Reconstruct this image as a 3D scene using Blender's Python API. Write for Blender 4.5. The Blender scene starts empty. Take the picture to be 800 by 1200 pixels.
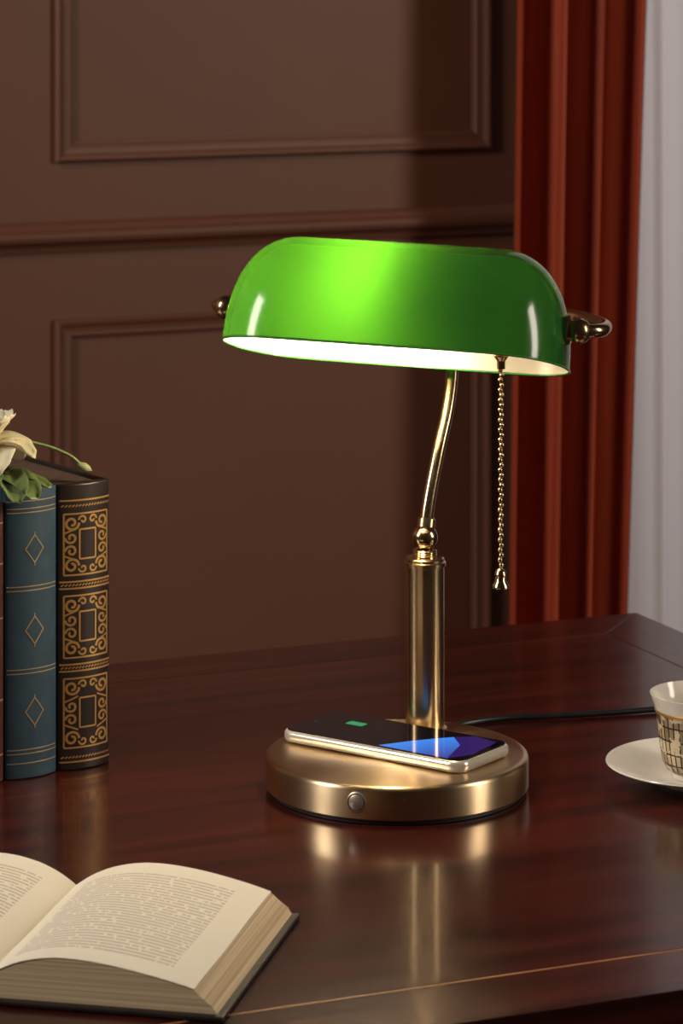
import bpy, bmesh, math, random
from mathutils import Vector, Matrix
random.seed(4)
scene = bpy.context.scene
try:
    scene.view_settings.view_transform = 'Standard'
except Exception:
    pass
COL = scene.collection
rad = math.radians

# ------------------------------------------------------------------ materials
def new_mat(name):
    m = bpy.data.materials.new(name); m.use_nodes = True
    nt = m.node_tree
    return m, nt, nt.nodes['Principled BSDF']
def pset(b, **kw):
    for k, v in kw.items():
        k = k.replace('_', ' ')
        if k in b.inputs:
            if isinstance(v, (tuple, list)) and len(v) == 3: v = (*v, 1)
            b.inputs[k].default_value = v
def noise_col(nt, b, c1, c2, scale=(5,5,5), ns=1.0, detail=4, coord='Object', lo=.35, hi=.65):
    tc = nt.nodes.new('ShaderNodeTexCoord'); mp = nt.nodes.new('ShaderNodeMapping')
    mp.inputs['Scale'].default_value = scale
    n = nt.nodes.new('ShaderNodeTexNoise'); n.inputs['Scale'].default_value = ns; n.inputs['Detail'].default_value = detail
    r = nt.nodes.new('ShaderNodeValToRGB')
    r.color_ramp.elements[0].color = (*c1, 1); r.color_ramp.elements[1].color = (*c2, 1)
    r.color_ramp.elements[0].position = lo; r.color_ramp.elements[1].position = hi
    nt.links.new(tc.outputs[coord], mp.inputs[0]); nt.links.new(mp.outputs[0], n.inputs['Vector'])
    nt.links.new(n.outputs['Fac'], r.inputs[0]); nt.links.new(r.outputs[0], b.inputs['Base Color'])
    return n
def bump(nt, b, src, strength=.1, dist=.001):
    bp = nt.nodes.new('ShaderNodeBump'); bp.inputs['Strength'].default_value = strength
    bp.inputs['Distance'].default_value = dist
    nt.links.new(src, bp.inputs['Height']); nt.links.new(bp.outputs[0], b.inputs['Normal'])
def simple(name, c, rough=.5, metal=0, c2=None, sc=20, **kw):
    m, nt, b = new_mat(name)
    pset(b, Base_Color=c, Roughness=rough, Metallic=metal, **kw)
    noise_col(nt, b, c, c2 or tuple(x*.85 for x in c), (sc, sc, sc))
    return m

M_wall, nt, b = new_mat('wall_paint'); pset(b, Roughness=.5)
n = noise_col(nt, b, (.163,.060,.034), (.180,.067,.038), (3,3,3))
bump(nt, b, n.outputs['Fac'], .05)
M_floor, nt, b = new_mat('floor_wood'); pset(b, Roughness=.4)
noise_col(nt, b, (.08,.035,.02), (.04,.016,.01), (.6,9,1), 3)
# mahogany
def mahog(name, c1, c2, scale):
    m, nt, b = new_mat(name)
    n = noise_col(nt, b, c1, c2, scale, 1.0, 6)
    pset(b, Roughness=.25, Coat_Weight=.22, Coat_Roughness=.08)
    b.inputs['Specular IOR Level'].default_value = .48
    n2 = nt.nodes.new('ShaderNodeTexNoise'); n2.inputs['Scale'].default_value = 14
    mr = nt.nodes.new('ShaderNodeMapRange'); mr.inputs['To Min'].default_value = .17; mr.inputs['To Max'].default_value = .28
    nt.links.new(n2.outputs['Fac'], mr.inputs['Value']); nt.links.new(mr.outputs[0], b.inputs['Roughness'])
    bump(nt, b, n.outputs['Fac'], .06, .0005)
    return m
M_desk = mahog('mahogany_long_grain', (.062,.010,.006), (.022,.004,.0032), (3, 45, 45))
M_desk2 = mahog('mahogany_cross_grain', (.056,.009,.006), (.022,.004,.0032), (45, 3, 45))
M_seam_glint = simple('seam_glint_tan', (.46,.20,.07), .35)  # painted glint: tan colour for the light a desk groove catches
# brass
def brass(name, c1, c2, r=.27, an=0):
    m, nt, b = new_mat(name)
    noise_col(nt, b, c1, c2, (8,8,25), 1.0, 2)
    pset(b, Metallic=1.0, Roughness=r)
    if an:
        pset(b, Anisotropic=an, Anisotropic_Rotation=.25)
        tg = nt.nodes.new('ShaderNodeTangent'); tg.direction_type = 'RADIAL'; tg.axis = 'Z'
        nt.links.new(tg.outputs[0], b.inputs['Tangent'])
    return m
M_brass = brass('antique_brass', (.60,.44,.25), (.52,.37,.21), .23)
M_brass_b = brass('brushed_brass', (.76,.59,.37), (.64,.48,.29), .32, .80)
M_brass_c = brass('satin_brass', (.74,.55,.32), (.66,.48,.27), .23, .5)
M_brass_s = brass('polished_brass', (.64,.48,.29), (.54,.40,.23), .18)
M_black = simple('black_rubber', (.01,.01,.01), .5)
M_steel = simple('brass_grey_button', (.46,.38,.30), .42, .8)
# lamp shade glass: green cased glass outside, opal white inside
M_shade = bpy.data.materials.new('green_cased_glass'); M_shade.use_nodes = True
nt = M_shade.node_tree; nt.nodes.clear()
N = nt.nodes.new
out = N('ShaderNodeOutputMaterial'); mix = N('ShaderNodeMixShader'); geo = N('ShaderNodeNewGeometry')
gd = N('ShaderNodeBsdfPrincipled'); pset(gd, Base_Color=(.001,.055,.018), Roughness=.16, Coat_Weight=.15, Coat_Roughness=.05)
tr = N('ShaderNodeBsdfTranslucent'); tr.inputs['Color'].default_value = (.090,.40,.017,1)
add = N('ShaderNodeMixShader'); add.inputs[0].default_value = .118
nt.links.new(gd.outputs[0], add.inputs[1]); nt.links.new(tr.outputs[0], add.inputs[2])
wd = N('ShaderNodeBsdfPrincipled'); pset(wd, Base_Color=(.56,.53,.47), Roughness=.3)
nt.links.new(geo.outputs['Backfacing'], mix.inputs[0])
nt.links.new(add.outputs[0], mix.inputs[1]); nt.links.new(wd.outputs[0], mix.inputs[2])
nt.links.new(mix.outputs[0], out.inputs[0])
M_lip = simple('green_glass_lip', (.04,.20,.04), .2)
def emis(name, c, s, base=(0,0,0)):
    m, nt, b = new_mat(name)
    pset(b, Base_Color=base, Emission_Color=c, Emission_Strength=s, Roughness=.3)
    return m
M_bulb = emis('glowing_bulb', (1,.82,.55), 190, (.8,.8,.8))
M_bulbneck = simple('bulb_neck', (.7,.66,.6), .4)
M_screen = simple('phone_glass', (.004,.004,.008), .06)
M_phframe = simple('phone_frame', (.80,.74,.66), .22, .5)
M_green_ic = emis('battery_icon', (.05,.5,.18), .6)
# blue-to-violet gradient for a patch on the phone screen
M_blue_ic, nt, b = new_mat('screen_blue_gradient'); pset(b, Base_Color=(0,0,0), Roughness=.08, Emission_Strength=1.0)
tc = nt.nodes.new('ShaderNodeTexCoord'); mp = nt.nodes.new('ShaderNodeMapping'); mp.inputs['Location'].default_value = (.15,.45,0); mp.inputs['Scale'].default_value = (10,14,1)
mp.inputs['Rotation'].default_value = (0,0,.4)
gr = nt.nodes.new('ShaderNodeTexGradient'); rp = nt.nodes.new('ShaderNodeValToRGB')
e_ = rp.color_ramp.elements; e_[0].color = (.05,.25,.85,1); e_[1].color = (.05,.03,.22,1); e_[0].position = .4
nt.links.new(tc.outputs['Object'], mp.inputs[0]); nt.links.new(mp.outputs[0], gr.inputs[0]); nt.links.new(gr.outputs['Fac'], rp.inputs[0]); nt.links.new(rp.outputs[0], b.inputs['Emission Color'])
M_purp_ic = emis('screen_purple', (.09,.04,.38), .3)
M_purp_ic.node_tree.nodes['Principled BSDF'].inputs['Roughness'].default_value = .08
M_cover_dark = simple('dark_leather', (.020,.011,.009), .42, c2=(.011,.007,.007), sc=80)
M_cover_blue = simple('blue_cloth', (.022,.056,.092), .55, c2=(.017,.044,.076), sc=90)
M_cover_red = simple('maroon_cloth', (.07,.02,.016), .5, sc=60)
M_gold = simple('gilt_tooling', (.62,.36,.12), .40, .6)
M_gold2 = simple('gilt_tooling_dull', (.50,.36,.19), .45, .5)
M_oldpage = simple('aged_page_edges', (.10,.05,.03), .8, c2=(.05,.03,.02), sc=200)
M_cable = simple('black_cable', (.008,.01,.012), .35)
M_petal, nt, b = new_mat('cream_petal'); pset(b, Roughness=.5, Subsurface_Weight=.1); noise_col(nt, b, (.90,.85,.66), (.80,.70,.45), (40,40,40))
M_leaf = simple('green_leaf', (.16,.22,.07), .5, c2=(.07,.11,.035), sc=60)
M_stem = simple('green_stem', (.20,.27,.09), .5)
M_budm = simple('flower_bud', (.45,.48,.25), .5)
M_china = simple('white_china', (.80,.76,.70), .12)
M_tea = simple('tea', (.25,.1,.03), .1)
M_edge, nt, b = new_mat('page_block_edges'); pset(b, Roughness=.8)
noise_col(nt, b, (.76,.60,.40), (.50,.36,.21), (3,3,1100), 1.0, 2)
# page with text
M_page, nt, b = new_mat('printed_page'); pset(b, Roughness=.75)
L = nt.links.new
def math_n(op, a, bb=None, c=None):
    n = nt.nodes.new('ShaderNodeMath'); n.operation = op
    for i, v in enumerate((a, bb, c)):
        if v is None: continue
        if isinstance(v, (int, float)): n.inputs[i].default_value = v
        else: L(v, n.inputs[i])
    return n.outputs[0]
uvn = nt.nodes.new('ShaderNodeUVMap'); sp = nt.nodes.new('ShaderNodeSeparateXYZ'); L(uvn.outputs[0], sp.inputs[0])
U, V = sp.outputs[0], sp.outputs[1]
rows = 38
rv = math_n('MULTIPLY', V, rows); fr = math_n('FRACT', rv); fl = math_n('FLOOR', rv)
rowmask = math_n('MULTIPLY', math_n('GREATER_THAN', fr, .28), math_n('LESS_THAN', fr, .72))
cmb = nt.nodes.new('ShaderNodeCombineXYZ'); L(math_n('MULTIPLY', U, 42), cmb.inputs[0]); L(math_n('MULTIPLY', fl, 7.31), cmb.inputs[1])
nn = nt.nodes.new('ShaderNodeTexNoise'); nn.inputs['Scale'].default_value = 1.0; nn.inputs['Detail'].default_value = 3; L(cmb.outputs[0], nn.inputs['Vector'])
word = math_n('GREATER_THAN', nn.outputs['Fac'], .40)
mg = math_n('MULTIPLY', math_n('MULTIPLY', math_n('GREATER_THAN', U, .12), math_n('LESS_THAN', U, .86)),
            math_n('MULTIPLY', math_n('GREATER_THAN', V, .10), math_n('LESS_THAN', V, .90)))
fac = math_n('MULTIPLY', math_n('MULTIPLY', rowmask, word), math_n('MULTIPLY', mg, .46))
mx = nt.nodes.new('ShaderNodeMix'); mx.data_type = 'RGBA'
L(fac, mx.inputs[0]); mx.inputs[6].default_value = (.96,.88,.74,1); mx.inputs[7].default_value = (.20,.15,.11,1)
L(mx.outputs[2], b.inputs['Base Color'])
# toile cup
M_toile, nt, b = new_mat('toile_china'); pset(b, Roughness=.15); L = nt.links.new
uvn = nt.nodes.new('ShaderNodeUVMap'); mp = nt.nodes.new('ShaderNodeMapping'); mp.inputs['Scale'].default_value = (20, 6, 1); L(uvn.outputs[0], mp.inputs[0])
bk = nt.nodes.new('ShaderNodeTexBrick'); L(mp.outputs[0], bk.inputs[0]); bk.inputs['Scale'].default_value = 1.0
bk.inputs['Color1'].default_value = (.60,.50,.34,1); bk.inputs['Color2'].default_value = (.16,.10,.05,1); bk.inputs['Mortar'].default_value = (.045,.03,.02,1)
bk.inputs['Mortar Size'].default_value = .07; bk.inputs['Brick Width'].default_value = .5; bk.inputs['Row Height'].default_value = 1.0; bk.offset = .0
mp2 = nt.nodes.new('ShaderNodeMapping'); mp2.inputs['Scale'].default_value = (14, 5, 1); L(uvn.outputs[0], mp2.inputs[0])
nz = nt.nodes.new('ShaderNodeTexNoise'); nz.inputs['Scale'].default_value = 1.3; nz.inputs['Detail'].default_value = 5; L(mp2.outputs[0], nz.inputs[0])
rp = nt.nodes.new('ShaderNodeValToRGB'); rp.color_ramp.elements[0].position = .56; rp.color_ramp.elements[1].position = .60; L(nz.outputs['Fac'], rp.inputs[0])
mx = nt.nodes.new('ShaderNodeMix'); mx.data_type = 'RGBA'; L(rp.outputs[0], mx.inputs[0]); L(bk.outputs[0], mx.inputs[6]); mx.inputs[7].default_value = (.62,.52,.37,1)
L(mx.outputs[2], b.inputs['Base Color'])
# curtain
M_curt, nt, b = new_mat('rust_velvet'); pset(b, Roughness=.6, Sheen_Weight=.08, Sheen_Roughness=.4, Sheen_Tint=(.9,.3,.15))
noise_col(nt, b, (.42,.058,.016), (.34,.045,.012), (60,60,3))
M_sheer = bpy.data.materials.new('sheer_fabric'); M_sheer.use_nodes = True
nt = M_sheer.node_tree; nt.nodes.clear(); N = nt.nodes.new
out = N('ShaderNodeOutputMaterial'); a = N('ShaderNodeAddShader'); d1 = N('ShaderNodeBsdfDiffuse'); t1 = N('ShaderNodeBsdfTranslucent')
d1.inputs[0].default_value = (.36,.33,.33,1); t1.inputs[0].default_value = (.42,.39,.39,1)
nt.links.new(d1.outputs[0], a.inputs[0]); nt.links.new(t1.outputs[0], a.inputs[1]); nt.links.new(a.outputs[0], out.inputs[0])
M_winframe = simple('white_window_frame', (.6,.58,.55), .4)

# ------------------------------------------------------------------ geometry helpers
def empty(name, loc, rz=0):
    e = bpy.data.objects.new(name, None); COL.objects.link(e)
    e.location = loc; e.rotation_euler = (0, 0, rz); e.empty_display_size = .05
    return e
def mesh_obj(name, verts, faces, mat, parent=None, smooth=False, uvs=None, loc=(0,0,0), rot=(0,0,0), recalc=False):
    me = bpy.data.meshes.new(name); me.from_pydata([tuple(v) for v in verts], [], faces)
    if recalc:
        bm = bmesh.new(); bm.from_mesh(me); bmesh.ops.recalc_face_normals(bm, faces=bm.faces); bm.to_mesh(me); bm.free()
    for m in (mat if isinstance(mat, list) else [mat]): me.materials.append(m)
    if smooth:
        for p in me.polygons: p.use_smooth = True
    if uvs:
        ul = me.uv_layers.new(name='UVMap')
        for l in me.loops: ul.data[l.index].uv = uvs[l.vertex_index]
    o = bpy.data.objects.new(name, me); COL.objects.link(o)
    o.parent = parent; o.location = loc; o.rotation_euler = rot
    return o
def bevel(o, w, seg=2):
    m = o.modifiers.new('bevel', 'BEVEL'); m.width = w; m.segments = seg; m.limit_method = 'ANGLE'; m.angle_limit = rad(30)
    return o
def boxes(name, lst, mat, parent=None, bev=0, **kw):
    V, F = [], []
    for (x0,x1,y0,y1,z0,z1) in lst:
        k = len(V)
        V += [(x0,y0,z0),(x1,y0,z0),(x1,y1,z0),(x0,y1,z0),(x0,y0,z1),(x1,y0,z1),(x1,y1,z1),(x0,y1,z1)]
        F += [tuple(k+i for i in f) for f in ((0,3,2,1),(4,5,6,7),(0,1,5,4),(1,2,6,5),(2,3,7,6),(3,0,4,7))]
    o = mesh_obj(name, V, F, mat, parent, **kw)
    if bev: bevel(o, bev)
    return o
def prism(name, poly, z0, z1, mat, parent=None, bev=0, smooth=False):
    n = len(poly)
    V = [(x,y,z0) for x,y in poly] + [(x,y,z1) for x,y in poly]
    F = [tuple(range(n-1,-1,-1)), tuple(range(n,2*n))] + [(i,(i+1)%n,n+(i+1)%n,n+i) for i in range(n)]
    o = mesh_obj(name, V, F, mat, parent, recalc=True)
    if bev: bevel(o, bev, 3)
    return o
def lathe(name, prof, mat, parent=None, loc=(0,0,0), rot=(0,0,0), seg=64, sharp=35):
    V, F, UV = [], [], []
    n = len(prof)
    for j in range(seg+1):
        a = 2*math.pi*j/seg
        for i,(r,z) in enumerate(prof):
            V.append((r*math.cos(a), r*math.sin(a), z)); UV.append((j/seg, i/(n-1)))
    for j in range(seg):
        for i in range(n-1):
            F.append((j*n+i, (j+1)*n+i, (j+1)*n+i+1, j*n+i+1))
    me_o = mesh_obj(name, V, F, mat, parent, True, UV, loc, rot)
    me = me_o.data
    bm = bmesh.new(); bm.from_mesh(me)
    bmesh.ops.remove_doubles(bm, verts=bm.verts, dist=1e-6)
    bmesh.ops.recalc_face_normals(bm, faces=bm.faces)
    for e in bm.edges:
        if len(e.link_faces) == 2 and e.calc_face_angle(0) > rad(sharp): e.smooth = False
    bm.to_mesh(me); bm.free()
    return me_o
def catmull(P, sub=10):
    P = [Vector(p) for p in P]; Q = [P[0]*2-P[1]] + P + [P[-1]*2-P[-2]]; out = []
    for i in range(1, len(Q)-2):
        for k in range(sub):
            t = k/sub; p0,p1,p2,p3 = Q[i-1:i+3]
            out.append(.5*((2*p1)+(-p0+p2)*t+(2*p0-5*p1+4*p2-p3)*t*t+(-p0+3*p1-3*p2+p3)*t**3))
    out.append(P[-1]); return out
def tube(name, P, r, mat, parent=None, seg=16, sub=10, radf=None, closed=False):
    C = catmull(P, sub) if sub > 1 else [Vector(p) for p in P]
    V, F = [], []; n = len(C)
    up = Vector((0,0,1)); prev = None
    for i, c in enumerate(C):
        if closed: t = (C[(i+1)%n]-C[i-1]).normalized()
        else: t = (C[min(i+1,n-1)]-C[max(i-1,0)]).normalized()
        if prev is None:
            prev = t.cross(up if abs(t.z) < .9 else Vector((1,0,0))).normalized()
        nrm = (prev - t*prev.dot(t)).normalized(); prev = nrm; bn = t.cross(nrm)
        rr = r*(radf(i/(n-1)) if radf else 1)
        for j in range(seg):
            a = 2*math.pi*j/seg; V.append(c + nrm*math.cos(a)*rr + bn*math.sin(a)*rr)
    for i in range(n if closed else n-1):
        i2 = (i+1) % n
        for j in range(seg):
            F.append((i*seg+j, i*seg+(j+1)%seg, i2*seg+(j+1)%seg, i2*seg+j))
    if not closed:
        F.append(tuple(range(seg-1,-1,-1))); F.append(tuple((n-1)*seg+j for j in range(seg)))
    return mesh_obj(name, V, F, mat, parent, True, recalc=True)
def ball(r, z, n=10, a0=-90, a1=90):
    return [(max(1e-5, r*math.cos(rad(a0+(a1-a0)*i/n))), z + r*math.sin(rad(a0+(a1-a0)*i/n))) for i in range(n+1)]

# ------------------------------------------------------------------ room
RZ = rad(23)
WO = (-.0404, 1.6, 0)
wx0, wx1, wz0, wz1 = .345, 1.55, .25, 2.40
boxes('wall_back', [(-3.2,wx0,0,.15,0,2.9),(wx1,2.8,0,.15,0,2.9),(wx0,wx1,0,.15,0,wz0),(wx0,wx1,0,.15,wz1,2.9)], M_wall, loc=WO, rot=(0,0,RZ))
boxes('floor', [(-3.2,2.8,-4.6,.15,-.05,0)], M_floor, loc=WO, rot=(0,0,RZ))
def frame(name, x0, x1, z0, z1, prof):
    V, F = [], []; n = len(prof)
    for (cx, cz, sx, sz) in ((x0,z0,1,1),(x1,z0,-1,1),(x1,z1,-1,-1),(x0,z1,1,-1)):
        for (i, d) in prof: V.append((cx+sx*i, -d, cz+sz*i))
    for c in range(4):
        c2 = (c+1) % 4
        for k in range(n-1): F.append((c*n+k, c2*n+k, c2*n+k+1, c*n+k+1))
    return mesh_obj(name, V, F, M_wall, recalc=False, loc=WO, rot=(0,0,RZ))
PR = [(0,-.001),(0,.008),(.003,.0105),(.006,.0095),(.010,.007),(.015,.006),(.019,.006),(.021,.003),(.023,.0025),(.024,-.001)]
frame('trim_1', -.3715, .201, 1.0927, 2.45, PR)
frame('trim_2', -.3715, .201, .22, .905, PR)
frame('trim_3', -1.25, -.49, 1.0927, 2.45, PR)
frame('trim_4', -1.25, -.49, .22, .905, PR)
frame('trim_5', 1.75, 2.5, 1.0927, 2.45, PR)
frame('trim_6', 1.75, 2.5, .22, .905, PR)
def rail(name, x0, x1, prof):
    n = len(prof); V = [(x0,-d,z) for d,z in prof] + [(x1,-d,z) for d,z in prof]
    F = [(k,k+1,n+k+1,n+k) for k in range(n-1)] + [tuple(range(n)), tuple(range(2*n-1,n-1,-1))]
    return mesh_obj(name, V, F, M_wall, loc=WO, rot=(0,0,RZ), recalc=True)
RP = [(-.001,.985),(.006,.986),(.008,.992),(.012,.996),(.018,.999),(.020,1.004),(.020,1.010),(.014,1.013),(.011,1.018),(.007,1.021),(-.001,1.022)]
rail('trim_7', -3.2, wx0-.06, RP)
rail('trim_8', wx1+.06, 2.8, RP)
rail('baseboard_back', -3.2, 2.8, [(-.001,0),(.016,0),(.016,.09),(.010,.105),(.006,.12),(-.001,.122)])
we = empty('window_1', WO, RZ)
boxes('frame', [(wx0,wx0+.05,.02,.09,wz0,wz1),(wx1-.05,wx1,.02,.09,wz0,wz1),(wx0+.05,wx1-.05,.02,.09,wz0,wz0+.05),(wx0+.05,wx1-.05,.02,.09,wz1-.05,wz1),
                ((wx0+wx1)/2-.025,(wx0+wx1)/2+.025,.02,.09,wz0+.05,wz1-.05)], M_winframe, we, .003)
def curtain(name, f_l, f_r, y, amp, folds, z0, z1, mat, jitter=.3, nx=260, nz=30, seed=1, ex=.75, ph0=0):
    random.seed(seed)
    ph = [random.uniform(-jitter, jitter) for _ in range(12)]
    V, F = [], []
    for k in range(nz+1):
        z = z0 + (z1-z0)*k/nz
        for i in range(nx+1):
            t = i/nx; s = f_l(z) + (f_r(z)-f_l(z))*t
            p = ph0 + 2*math.pi*folds*t + ph[0]*math.sin(2*math.pi*t*1.7+ph[1]) * 3 + ph[2]*math.sin(z*2.1)
            w = math.sin(p); w = math.copysign(abs(w)**ex, w)
            yy = y + amp*w*(1+.25*math.sin(5*t+ph[3]*6)) + amp*.12*math.sin(2.3*p+1.1+z*.8)
            s2 = s + min(amp,.025)*.3*math.sin(2*p)
            V.append((s2, yy, z))
    for k in range(nz):
        for i in range(nx):
            a = k*(nx+1)+i; F.append((a, a+1, a+nx+2, a+nx+1))
    return mesh_obj(name, V, F, mat, None, True, loc=WO, rot=(0,0,RZ))
curtain('curtain', lambda z: .163+.012*(z-1.0), lambda z: .357+.036*(z-1.0), -.140, .032, 3.6, .02, 2.56, M_curt, .10, seed=11, ex=1.0, ph0=-1.35, nx=400)
curtain('curtain', lambda z: 1.50, lambda z: 1.70, -.140, .035, 4, .02, 2.56, M_curt, .1, seed=5, ex=1.0)
curtain('sheer_curtain', lambda z: .26, lambda z: 1.62, -.065, .013, 19, .02, 2.56, M_sheer, .2, nx=600, seed=8)
rd = empty('curtain_rod', WO, RZ)
tube('rod', [(.1,-.11,2.585),(1.85,-.11,2.585)], .014, M_brass, rd, sub=1)
for i, x in enumerate((.1, 1.85)):
    lathe('finial_%d' % i, ball(.028, 0), M_brass, rd, (x,-.11,2.585), seg=24)
for i, x in enumerate((.14, 1.81)):
    boxes('bracket_%d' % i, [(x-.008,x+.008,-.10,0,2.578,2.592)], M_brass, rd)

# ------------------------------------------------------------------ desk
T = .75
dk = empty('desk', (-.0404, .468, 0), RZ)
X0, X1, Y0, Y1 = -1.45, .292, -.905, 0
bw = .064; g = .0004
xi0, xi1, yi0, yi1 = X0+bw, X1-bw, Y0+bw, Y1-bw
prism('top_panel', [(xi0+g,yi0+g+.0022),(xi1-g,yi0+g+.0022),(xi1-g,yi1-g),(xi0+g,yi1-g)], T-.03, T, M_desk, dk, .0005)
prism('seam_glint', [(xi0,yi0+g),(xi1,yi0+g),(xi1,yi0+.0022),(xi0,yi0+.0022)], T-.03, T-.0001, M_seam_glint, dk)  # flush strip, stands in for light caught by the front seam groove
prism('border_back', [(X0+g,Y1),(xi0+g,yi1),(xi1-g,yi1),(X1-g,Y1)], T-.034, T, M_desk, dk, .0006)
prism('border_front', [(X0+g,Y0),(X1-g,Y0),(xi1-g,yi0),(xi0+g,yi0)], T-.034, T, M_desk, dk, .0006)
prism('border_right', [(X1,Y0+g),(X1,Y1-g),(xi1,yi1-g),(xi1,yi0+g)], T-.034, T, M_desk2, dk, .0006)
prism('border_left', [(X0,Y0+g),(xi0,yi0+g),(xi0,yi1-g),(X0,Y1-g)], T-.034, T, M_desk2, dk, .0006)
boxes('apron', [(X0+.03,X1-.03,Y0+.03,Y1-.03,T-.12,T-.034)], M_desk, dk, .002)
for nm, a, c in (('pedestal_left', X0+.04, X0+.46), ('pedestal_right', X1-.46, X1-.04)):
    boxes(nm, [(a,c,Y0+.05,Y1-.05,.06,T-.12),(a+.02,c-.02,Y0+.07,Y1-.07,0,.06)], M_desk2, dk, .003)
    boxes(nm+'_drawers', [(a+.03,c-.03,Y0+.038,Y0+.05,.09+i*.18,.09+i*.18+.165) for i in range(3)], M_desk, dk, .003)
    for i in range(3):
        lathe(nm+'_knob_%d' % i, [(1e-5,0),(.006,0),(.006,.012),(.014,.018),(.012,.026),(1e-5,.028)], M_brass, dk, ((a+c)/2, Y0+.038, .17+i*.18), (rad(90),0,0), 24)

# ------------------------------------------------------------------ banker lamp
lp = empty('banker_lamp', (0, 0, T), rad(-18.1))
HZ = .3436
ROLL = rad(1.4)
hd = bpy.data.objects.new('head', None); COL.objects.link(hd); hd.parent = lp; hd.empty_display_size = .03
hd.rotation_euler = (0, ROLL, 0); hd.location = (-HZ*math.sin(ROLL)+.0005, 0, HZ*(1-math.cos(ROLL))-.001)
lathe('foot_ring', [(1e-5,.0),(.0925,.0),(.0925,.004),(1e-5,.004)], M_black, lp, (0,0,.0006), seg=96)
lathe('base', [(1e-5,.0035),(.0945,.0035),(.0957,.0045),(.0957,.0240),(.0952,.0258),(.0938,.0270),(.091,.0273),(1e-5,.0273)], M_brass_b, lp, seg=128)
lathe('button_ring', [(1e-5,0),(.0075,0),(.0075,.0012),(.0065,.0018),(.0061,.0010),(1e-5,.0010)], M_steel, lp, (0,-.0950,.0160), (rad(90),0,0), 32)
lathe('button', [(1e-5,0),(.0055,0),(.0055,.0018),(.0048,.0023),(1e-5,.0024)], M_steel, lp, (0,-.0953,.0160), (rad(90),0,0), 32)
cx, cy = .002, .064
lathe('column', [(1e-5,.0273),(.0165,.0273),(.0165,.0300),(.0146,.0312),(.0146,.1500),(.0158,.1505),(.0158,.1535),(.0146,.1543),(.0146,.1560),(.0135,.1570),(.0085,.1573),
                 (.0085,.1580),(.0092,.1586),(.0085,.1594),(.0092,.1602),(.0085,.1610),(.0092,.1618),(.0085,.1626),(.0060,.1630)], M_brass_c, lp, (cx,cy,0), seg=64)
lathe('swivel_ball', ball(.0098,.1715,14,-85,90), M_brass_s, lp, (cx,cy,0), seg=32)
lathe('rod_collar', [(.0052,0),(.0068,0),(.0068,.006),(.0052,.008)], M_brass, lp, (cx+.0004,cy+.002,.1785), (rad(-18),0,0), 32)
tube('rod', [(cx,cy,.175),(.0035,.070,.198),(.007,.082,.232),(.0105,.095,.262),(.012,.102,.287),(.0115,.105,.312),(.010,.104,.3436)], .0049, M_brass_s, lp, seg=24)
bow = [(.1295,0,HZ),(.140,.001,HZ),(.1475,.008,HZ),(.149,.020,HZ),(.143,.040,HZ),(.112,.078,HZ),(.06,.099,HZ),(.0,.105,HZ)]
bow = bow + [(-x*.965,y,z) for x,y,z in bow[-2::-1]]
tube('yoke', bow, .0050, M_brass_s, hd, seg=20)
lathe('yoke_joint', ball(.0095, 0), M_brass_s, lp, (.010,.104,HZ), seg=32)
kn = [(1e-5,-.006),(.0095,-.006),(.0105,-.004),(.0105,-.001),(.0072,.0),(.0085,.003),(.0092,.007),(.0075,.011),(.0045,.0135),(1e-5,.0140)]
lathe('pivot_knob_right', kn, M_brass, hd, (.130,0,HZ), (0,rad(90),0), 32)
lathe('pivot_knob_left', kn, M_brass, hd, (-.127,0,HZ), (0,rad(-90),0), 32)
# shade
A, E, W, Hh, dd = .1272, .054, .063, .0550, .027
nexp = 2/2.35
rowsx = []
K = 36
for k in range(K+1):
    ps = math.pi/2*(1-k/K); rowsx.append((-(A-E) - E*math.sin(ps)**nexp, max(0.004, max(0, math.cos(ps))**nexp)))
for k in range(1, 12): rowsx.append((-(A-E) + 2*(A-E)*k/12, 1))
for k in range(K+1):
    ps = math.pi/2*k/K; rowsx.append(((A-E) + E*math.sin(ps)**nexp, max(0.004, max(0, math.cos(ps))**nexp)))
NP = 120; V, F = [], []
def sec(s, j):
    ph = math.pi*j/NP; c, si = math.cos(ph), max(0, math.sin(ph))
    return (W*s*math.copysign(abs(c)**.88, c), -dd + (Hh+dd)*s*si**.90)
for (x, s) in rowsx:
    for j in range(NP+1):
        y, z = sec(s, j); V.append((x, y, z))
nr = len(rowsx)
for i in range(nr-1):
    for j in range(NP):
        a = i*(NP+1)+j; F.append((a, a+1, a+NP+2, a+NP+1))
q = F[(nr//2)*NP + NP//2]
nrm = (Vector(V[q[1]])-Vector(V[q[0]])).cross(Vector(V[q[2]])-Vector(V[q[0]]))
if nrm.z < 0: F = [tuple(reversed(f)) for f in F]
TILT = rad(-15)
SHL = (.0006,0,HZ)
sh = mesh_obj('shade', V, F, M_shade, hd, True, loc=SHL, rot=(TILT,0,0))
rim = [(x, sec(s,0)[0], -dd) for x,s in rowsx] + [(x, sec(s,NP)[0], -dd) for x,s in reversed(rowsx)][0:]
r2 = []
for p in rim:
    if not r2 or (Vector(p)-Vector(r2[-1])).length > .001: r2.append(p)
if (Vector(r2[0])-Vector(r2[-1])).length < .001: r2.pop()
lip = tube('shade_lip', r2, .0009, M_lip, hd, seg=8, sub=1, closed=True)
lip.location = SHL; lip.rotation_euler = (TILT,0,0)
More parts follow.
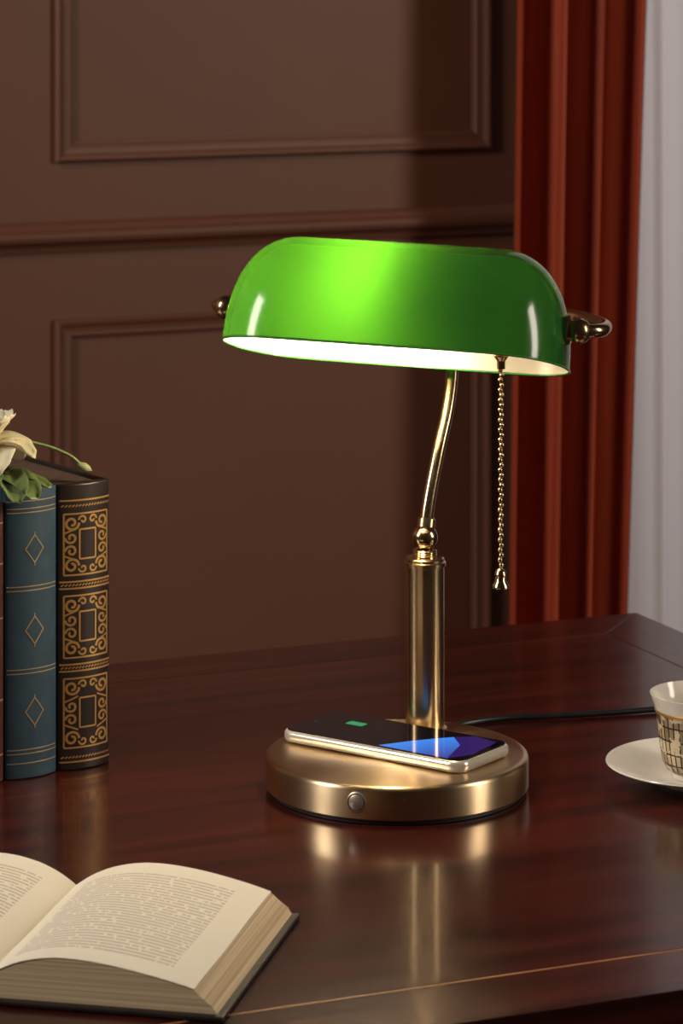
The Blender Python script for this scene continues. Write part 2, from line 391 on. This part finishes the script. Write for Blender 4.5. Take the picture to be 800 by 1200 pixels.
# socket + bulb
lathe('socket', [(1e-5,0),(.010,0),(.0145,.006),(.0150,.03),(.0165,.032),(.0165,.05),(.0145,.053),(.0145,.088),(1e-5,.088)], M_brass, hd, (.124,0,HZ), (0,rad(-90),0), 32)
BZ = HZ+.006; BY = -.004
lathe('bulb_neck', [(1e-5,0),(.013,0),(.013,.008),(.0165,.020),(.0200,.032),(.0205,.038)], M_bulbneck, hd, (.036,BY,BZ), (0,rad(-90),0), 32)
lathe('bulb', [(1e-5,.0378),(.0203,.0378),(.0205,.044),(.0195,.052),(.016,.060),(.009,.0655),(1e-5,.067)], M_bulb, hd, (.036,BY,BZ), (0,rad(-90),0), 32)
# pull chain
chx = .0785
lathe('chain_outlet', [(1e-5,0),(.0030,0),(.0032,.006),(.0055,.009),(.0055,.012),(1e-5,.020)], M_brass, lp, (chx,0,HZ-.034), seg=20)
bm = bmesh.new(); z = HZ-.035; k = 0
while z > .166:
    bmesh.ops.create_uvsphere(bm, u_segments=10, v_segments=7, radius=.0019, matrix=Matrix.Translation((chx+.0005*(1 if k%2 else -1)-.00001*k, 0, z)))
    z -= .0036; k += 1
me = bpy.data.meshes.new('pull_chain'); bm.to_mesh(me); bm.free(); me.materials.append(M_brass_s)
for p in me.polygons: p.use_smooth = True
o = bpy.data.objects.new('pull_chain', me); COL.objects.link(o); o.parent = lp
lathe('chain_bell', [(1e-5,.0),(.0055,.0),(.0062,.0012),(.0058,.0030),(.0042,.0050),(.0036,.0080),(.0044,.0095),(.0040,.0120),(.0022,.0140),(1e-5,.0150)], M_brass_s, lp, (chx-.0004,0,.1515), seg=24)

# ------------------------------------------------------------------ cable
tube('power_cable', [(.020,.0975,T+.006),(.030,.130,T+.0028),(.050,.170,T+.0028),(.085,.191,T+.0028),(.130,.200,T+.0028),(.19,.214,T+.0028),(.26,.236,T+.0028),(.34,.262,T+.0028)], .0024, M_cable, seg=12)

# ------------------------------------------------------------------ smartphone
ph = empty('smartphone', (-.001, .0090, T+.0275), rad(-35.6))
def rrect(hx, hy, r, n=8):
    P = []
    for (sx, sy, a0) in ((1,1,0),(-1,1,90),(-1,-1,180),(1,-1,270)):
        for k in range(n+1):
            a = rad(a0+90*k/n); P.append((sx*(hx-r)+r*math.cos(a), sy*(hy-r)+r*math.sin(a)))
    return P
o = prism('frame', rrect(.0808,.0350,.0115), .0002, .0092, M_phframe, ph, .0034)
for p in o.data.polygons: p.use_smooth = True
prism('screen', rrect(.0785,.0328,.0095), .0085, .0095, M_screen, ph, .0003)
prism('battery_icon', rrect(.0075,.0042,.0015,4), .0095, .00965, M_green_ic, ph).location = (-.042,.010,0)
prism('blue_patch', [(.006,-.030),(.066,-.031),(.054,.004),(.038,.020),(.030,.010),(.018,-.008)], .0095, .0096, M_blue_ic, ph)  # blue area laid on the screen glass
prism('purple_patch', [(.066,-.031),(.075,-.012),(.071,.026),(.050,.031),(.038,.020),(.054,.004)], .0095, .0096, M_purp_ic, ph)  # purple area beside the blue one
lathe('front_camera', [(1e-5,0),(.0018,0),(.0016,.0003),(1e-5,.0003)], M_black, ph, (-.072,0,.0094), seg=16)

# ------------------------------------------------------------------ upright books
def make_book(name, off, w, h, depth, cover, style):
    ux, uy = math.cos(rad(35)), math.sin(rad(35))
    e = empty(name, (-.2149-off*ux, .0736-off*uy, T+.0005), rad(35))
    bl = .0065
    def sy(x): q = (x+w/2)/(w/2); return -bl*max(0, 1-q*q)**.8
    arc = [(-w+w*i/24, sy(-w+w*i/24)) for i in range(25)]
    sp = prism('spine', arc+[(0,.004),(-w,.004)], 0, h, cover, e)
    bevel(sp, .0008)
    boxes('front_cover', [(-.0028,-.0001,.0045,depth,0,h)], cover, e, .0008)
    boxes('back_cover', [(-w+.0001,-w+.0028,.0045,depth,0,h)], cover, e, .0008)
    boxes('page_block', [(-w+.003,-.003,.0042,depth-.004,.003,h-.003)], M_oldpage, e)
    V, F = [], []
    def mp(x, z): return (x, sy(x)-.00035, z)
    def ribbon(P, wd, closed=False):
        k = len(V); n = len(P)
        for i in range(n):
            a = P[(i-1)%n] if closed else P[max(i-1,0)]; b_ = P[(i+1)%n] if closed else P[min(i+1,n-1)]
            dx, dz = b_[0]-a[0], b_[1]-a[1]; l = math.hypot(dx,dz) or 1
            nx, nz = -dz/l*wd/2, dx/l*wd/2
            V.append(mp(P[i][0]+nx, P[i][1]+nz)); V.append(mp(P[i][0]-nx, P[i][1]-nz))
        for i in range(n if closed else n-1):
            j = (i+1)%n; F.append((k+2*i, k+2*i+1, k+2*j+1, k+2*j))
    def hline(z, wd, m=.001):
        ribbon([(-w+m+(w-2*m)*i/20, z) for i in range(21)], wd)
    def seg(p, q_, wd, n=12): ribbon([(p[0]+(q_[0]-p[0])*i/n, p[1]+(q_[1]-p[1])*i/n) for i in range(n+1)], wd)
    def rect(x0,x1,z0,z1,wd):
        seg((x0,z0),(x1,z0),wd); seg((x0,z1),(x1,z1),wd); seg((x0,z0),(x0,z1),wd); seg((x1,z0),(x1,z1),wd)
    def spiral(cx_, cz_, r, a0, turns, wd, sx, sz):
        P = []
        for i in range(30):
            t = i/29; rr = r*(1-.75*t); a = a0+turns*2*math.pi*t
            P.append((cx_+sx*rr*math.cos(a), cz_+sz*rr*math.sin(a)))
        ribbon(P, wd)
    mid = -w/2
    if style == 'dark':
        for z in (.006,.0735,.0785,.135,.140,.2005): hline(z, .0013)
        for z in (.0095,.0760,.1375,.1965):
            for i in range(16):
                x = -w+.003+(w-.006)*i/15; seg((x-.0009,z-.0007),(x+.0009,z+.0007),.0010,2)
        for (a, b_) in ((.0165,.068),(.0835,.1295),(.1450,.1905)):
            cz = (a+b_)/2; hw = w/2-.0040; hh = (b_-a)/2
            rect(mid-hw, mid+hw, a, b_, .0013)
            rect(mid-.0068, mid+.0068, cz-.0110, cz+.0110, .0013)
            for sx in (-1,1):
                for sz in (-1,1):
                    spiral(mid+sx*.0128, cz+sz*(hh-.0068), .0056, math.pi, 1.3, .0019, sx, sz)
                    spiral(mid+sx*.0132, cz+sz*.0050, .0044, 0, 1.15, .0017, sx, -sz)
                    spiral(mid+sx*.0042, cz+sz*(hh-.0048), .0034, 0, 1.0, .0015, sx, sz)
                    seg((mid+sx*.0180, cz+sz*.0085),(mid+sx*.0080, cz+sz*.0125),.0013)
        mesh_obj('gilt_tooling', V, F, M_gold, e)
    elif style == 'blue':
        for z in (.0115,.0185,.0215,.0775,.0805,.1385,.1415,.196,.199,.2045): hline(z, .0008)
        for cz in (.049,.109,.169):
            hw, hh = .0075, .0102
            pts = [(mid+hw,cz),(mid,cz+hh),(mid-hw,cz),(mid,cz-hh)]
            for i in range(4): seg(pts[i], pts[(i+1)%4], .0008, 6)
            seg((mid,cz-.0125),(mid,cz-hh),.0007,2); seg((mid,cz+hh),(mid,cz+.0125),.0007,2)
        mesh_obj('gilt_tooling', V, F, M_gold2, e)
    else:
        for z in (.02,.06,.12,.16,.19): hline(z, .0012)
        mesh_obj('gilt_tooling', V, F, M_gold2, e)
    return e
make_book('hardcover_book', 0, .0450, .2125, .130, M_cover_dark, 'dark')
make_book('hardcover_book', .0460, .0435, .2130, .130, M_cover_blue, 'blue')
make_book('hardcover_book', .0905, .0380, .2050, .125, M_cover_red, 'plain')
make_book('hardcover_book', .1295, .0400, .2100, .130, M_cover_dark, 'plain')

# ------------------------------------------------------------------ flower on the books
fl = empty('white_flower', (-.306, .036, .991), 0)
def petal(name, length, width, az, el, curl, mat, loc=(0,0,0)):
    V, F = [], []; nu, nv = 12, 8
    for i in range(nu+1):
        t = i/nu
        wv = width*math.sin(math.pi*min(1, t*.88+.06))**.6
        for j in range(nv+1):
            s_ = j/nv*2-1
            x = length*t*math.cos(el+curl*t*.5); z = length*t*math.sin(el+curl*t*.5) + .18*width*s_*s_*(1 if t < .9 else .6)
            V.append((x, wv*s_*.5, z + .0008*math.sin(9*t+5*s_)))
    for i in range(nu):
        for j in range(nv):
            a = i*(nv+1)+j; F.append((a,a+1,a+nv+2,a+nv+1))
    o = mesh_obj(name, V, F, mat, fl, True, loc=loc, rot=(0,0,az))
    sm = o.modifiers.new('solid','SOLIDIFY'); sm.thickness = .0004
    return o
for k in range(6): petal('petal_outer_%d' % k, .040, .039, k*2*math.pi/6-.15, rad(28), rad(-95 if k%2 else -72), M_petal)
for k in range(5): petal('petal_mid_%d' % k, .034, .033, k*2*math.pi/5+.3, rad(60), rad(-30), M_petal)
for k in range(4): petal('petal_inner_%d' % k, .027, .021, k*math.pi/2+.4, rad(80), rad(-10), M_petal)
lathe('flower_heart', ball(.006, .008), M_petal, fl, seg=16)
for k,(az,ll,ww,el,cu,lc) in enumerate(((rad(-48),.046,.028,rad(-2),rad(-30),(.014,-.010,-.016)),(rad(-15),.040,.022,rad(0),rad(-22),(.014,-.008,-.018)),(rad(-95),.046,.030,rad(-5),rad(-45),(.006,-.014,-.014)),(rad(-70),.042,.024,rad(5),rad(-50),(.018,-.014,-.016)),(rad(200),.03,.018,rad(0),rad(-25),(0,0,-.018)))):
    petal('leaf_%d' % k, ll, ww, az, el, cu, M_leaf, lc)
tube('stem', [(0,.002,-.006),(.012,.012,.006),(.040,.026,.000),(.060,.034,-.009),(.0705,.036,-.0175)], .0012, M_stem, fl, seg=8)
lathe('bud', [(1e-5,-.006),(.0024,-.004),(.0036,0),(.0026,.004),(1e-5,.007)], M_budm, fl, (.072,.036,-.0190), (0,rad(115),0), 12)

# ------------------------------------------------------------------ open book
ob = empty('open_book', (-.2311, -.3605, T+.0004), rad(-12.4))
pts = [(0,.0125),(.004,.0155),(.012,.0205),(.025,.0258),(.042,.0292),(.060,.0295),(.080,.0275),(.100,.0240),(.118,.0200),(.129,.0170)]
pc = [Vector((x,0,z)) for x,z in pts]; pc = catmull(pc, 4)
hy = .094
for side, nm in ((1,'right'),(-1,'left')):
    V, F, UV = [], [], []; n = len(pc); ny = 12
    Ls = [0]
    for i in range(1,n): Ls.append(Ls[-1]+(pc[i]-pc[i-1]).length)
    for j in range(ny+1):
        for i in range(n):
            y = -hy+2*hy*j/ny
            V.append((side*pc[i].x, y, pc[i].z + .0003*math.sin(j*.8+i*.2)))
            u = Ls[i]/Ls[-1]; UV.append((u if side>0 else 1-u, j/ny))
    for j in range(ny):
        for i in range(n-1):
            a = j*n+i; f = (a,a+1,a+n+1,a+n); F.append(f if side>0 else f[::-1])
    mesh_obj('page_'+nm, V, F, M_page, ob, True, UV)
    prof = [(side*p.x, p.z-.0009) for p in pc] + [(side*.1345,.0115),(side*.1400,.0075),(side*.1425,.0035)] + [(side*0.0,.0035)]
    m_ = len(prof); yy = hy-.0004
    V = [(x,-yy,z) for x,z in prof] + [(x,yy,z) for x,z in prof]
    F = [tuple(range(m_)), tuple(range(2*m_-1,m_-1,-1))] + [(i,(i+1)%m_,m_+(i+1)%m_,m_+i) for i in range(m_)]
    mesh_obj('page_block_'+nm, V, F, M_edge, ob, False, recalc=True)
boxes('cover', [(-.147,.147,-.0975,.0975,0,.0033)], M_cover_dark, ob, .001)

# ------------------------------------------------------------------ cup and saucer
cxw, cyw = .2235, .0176
lathe('saucer', [(1e-5,.0015),(.024,.0015),(.026,0),(.030,0),(.031,.002),(.050,.0075),(.068,.0135),(.0700,.0150),(.0695,.0158),(.067,.0155),(.049,.0098),(.031,.0045),(.026,.0042),(1e-5,.0042)], M_china, None, (cxw,cyw,T+.0003), seg=96)
tc = empty('teacup', (cxw, cyw, T+.0048), 0)
lathe('cup_body', [(.0225,.004),(.026,.0065),(.0285,.012),(.0300,.020),(.0312,.030),(.0322,.040),(.0332,.048)], M_toile, tc, seg=96)
lathe('cup_foot', [(1e-5,.002),(.018,.002),(.019,0),(.0215,0),(.0218,.002),(.0225,.004)], M_china, tc, seg=64)
lathe('cup_rim', [(.0332,.048),(.0352,.0545),(.0374,.0605),(.0376,.0612),(.0370,.0614),(.0345,.0555),(.0318,.047),(.0298,.030),(.0275,.014),(.020,.0065),(1e-5,.006)], M_china, tc, seg=96)
lathe('rim_band', [(.0335,.0478),(.0338,.0480),(.0343,.0500),(.0341,.0502)], M_gold, tc, seg=96)
lathe('tea_surface', [(1e-5,.044),(.0305,.044)], M_tea, tc, seg=48)
tube('handle', [(.0322,.0,.046),(.046,.0,.050),(.054,0,.040),(.050,0,.026),(.040,0,.017),(.0290,0,.016)], .0028, M_china, tc, seg=12)

# ------------------------------------------------------------------ lights
def area(name, loc, target, size, power, col, sy=None):
    l = bpy.data.lights.new(name, 'AREA'); l.energy = power; l.color = col; l.size = size
    if sy: l.shape = 'RECTANGLE'; l.size_y = sy
    o = bpy.data.objects.new(name, l); COL.objects.link(o); o.location = loc
    o.rotation_euler = (Vector(target)-Vector(loc)).to_track_quat('-Z','Y').to_euler()
    return o
area('softbox_left', (-2.4,-.9,2.3), (-.1,.1,.80), .6, 53, (1,.91,.80), 1.3)
area('softbox_right', (2.3,-.6,1.8), (0.1,.2,.85), .5, 30, (1,.87,.72), 1.3)
area('daylight', (.15,2.9,1.5), (.15-.3,2.9-.8,1.45), 1.4, 17, (1.0,.97,.96), 2.0)
w = bpy.data.worlds.new('World'); scene.world = w; w.use_nodes = True
bg = w.node_tree.nodes['Background']; bg.inputs[0].default_value = (.30,.23,.20,1); bg.inputs[1].default_value = .06

# ------------------------------------------------------------------ camera
cd = bpy.data.cameras.new('camera'); cam = bpy.data.objects.new('camera', cd); COL.objects.link(cam)
cam.location = (-.0404, -2.3, 1.387); cam.rotation_euler = (rad(90), 0, 0)
cd.sensor_fit = 'VERTICAL'; cd.sensor_height = 36; cd.sensor_width = 24
cd.lens = 36*3700/1200; cd.shift_y = -700/1200
cd.clip_start = .05; cd.clip_end = 50
cd.dof.use_dof = True; cd.dof.focus_distance = 2.25; cd.dof.aperture_fstop = 16
scene.camera = cam
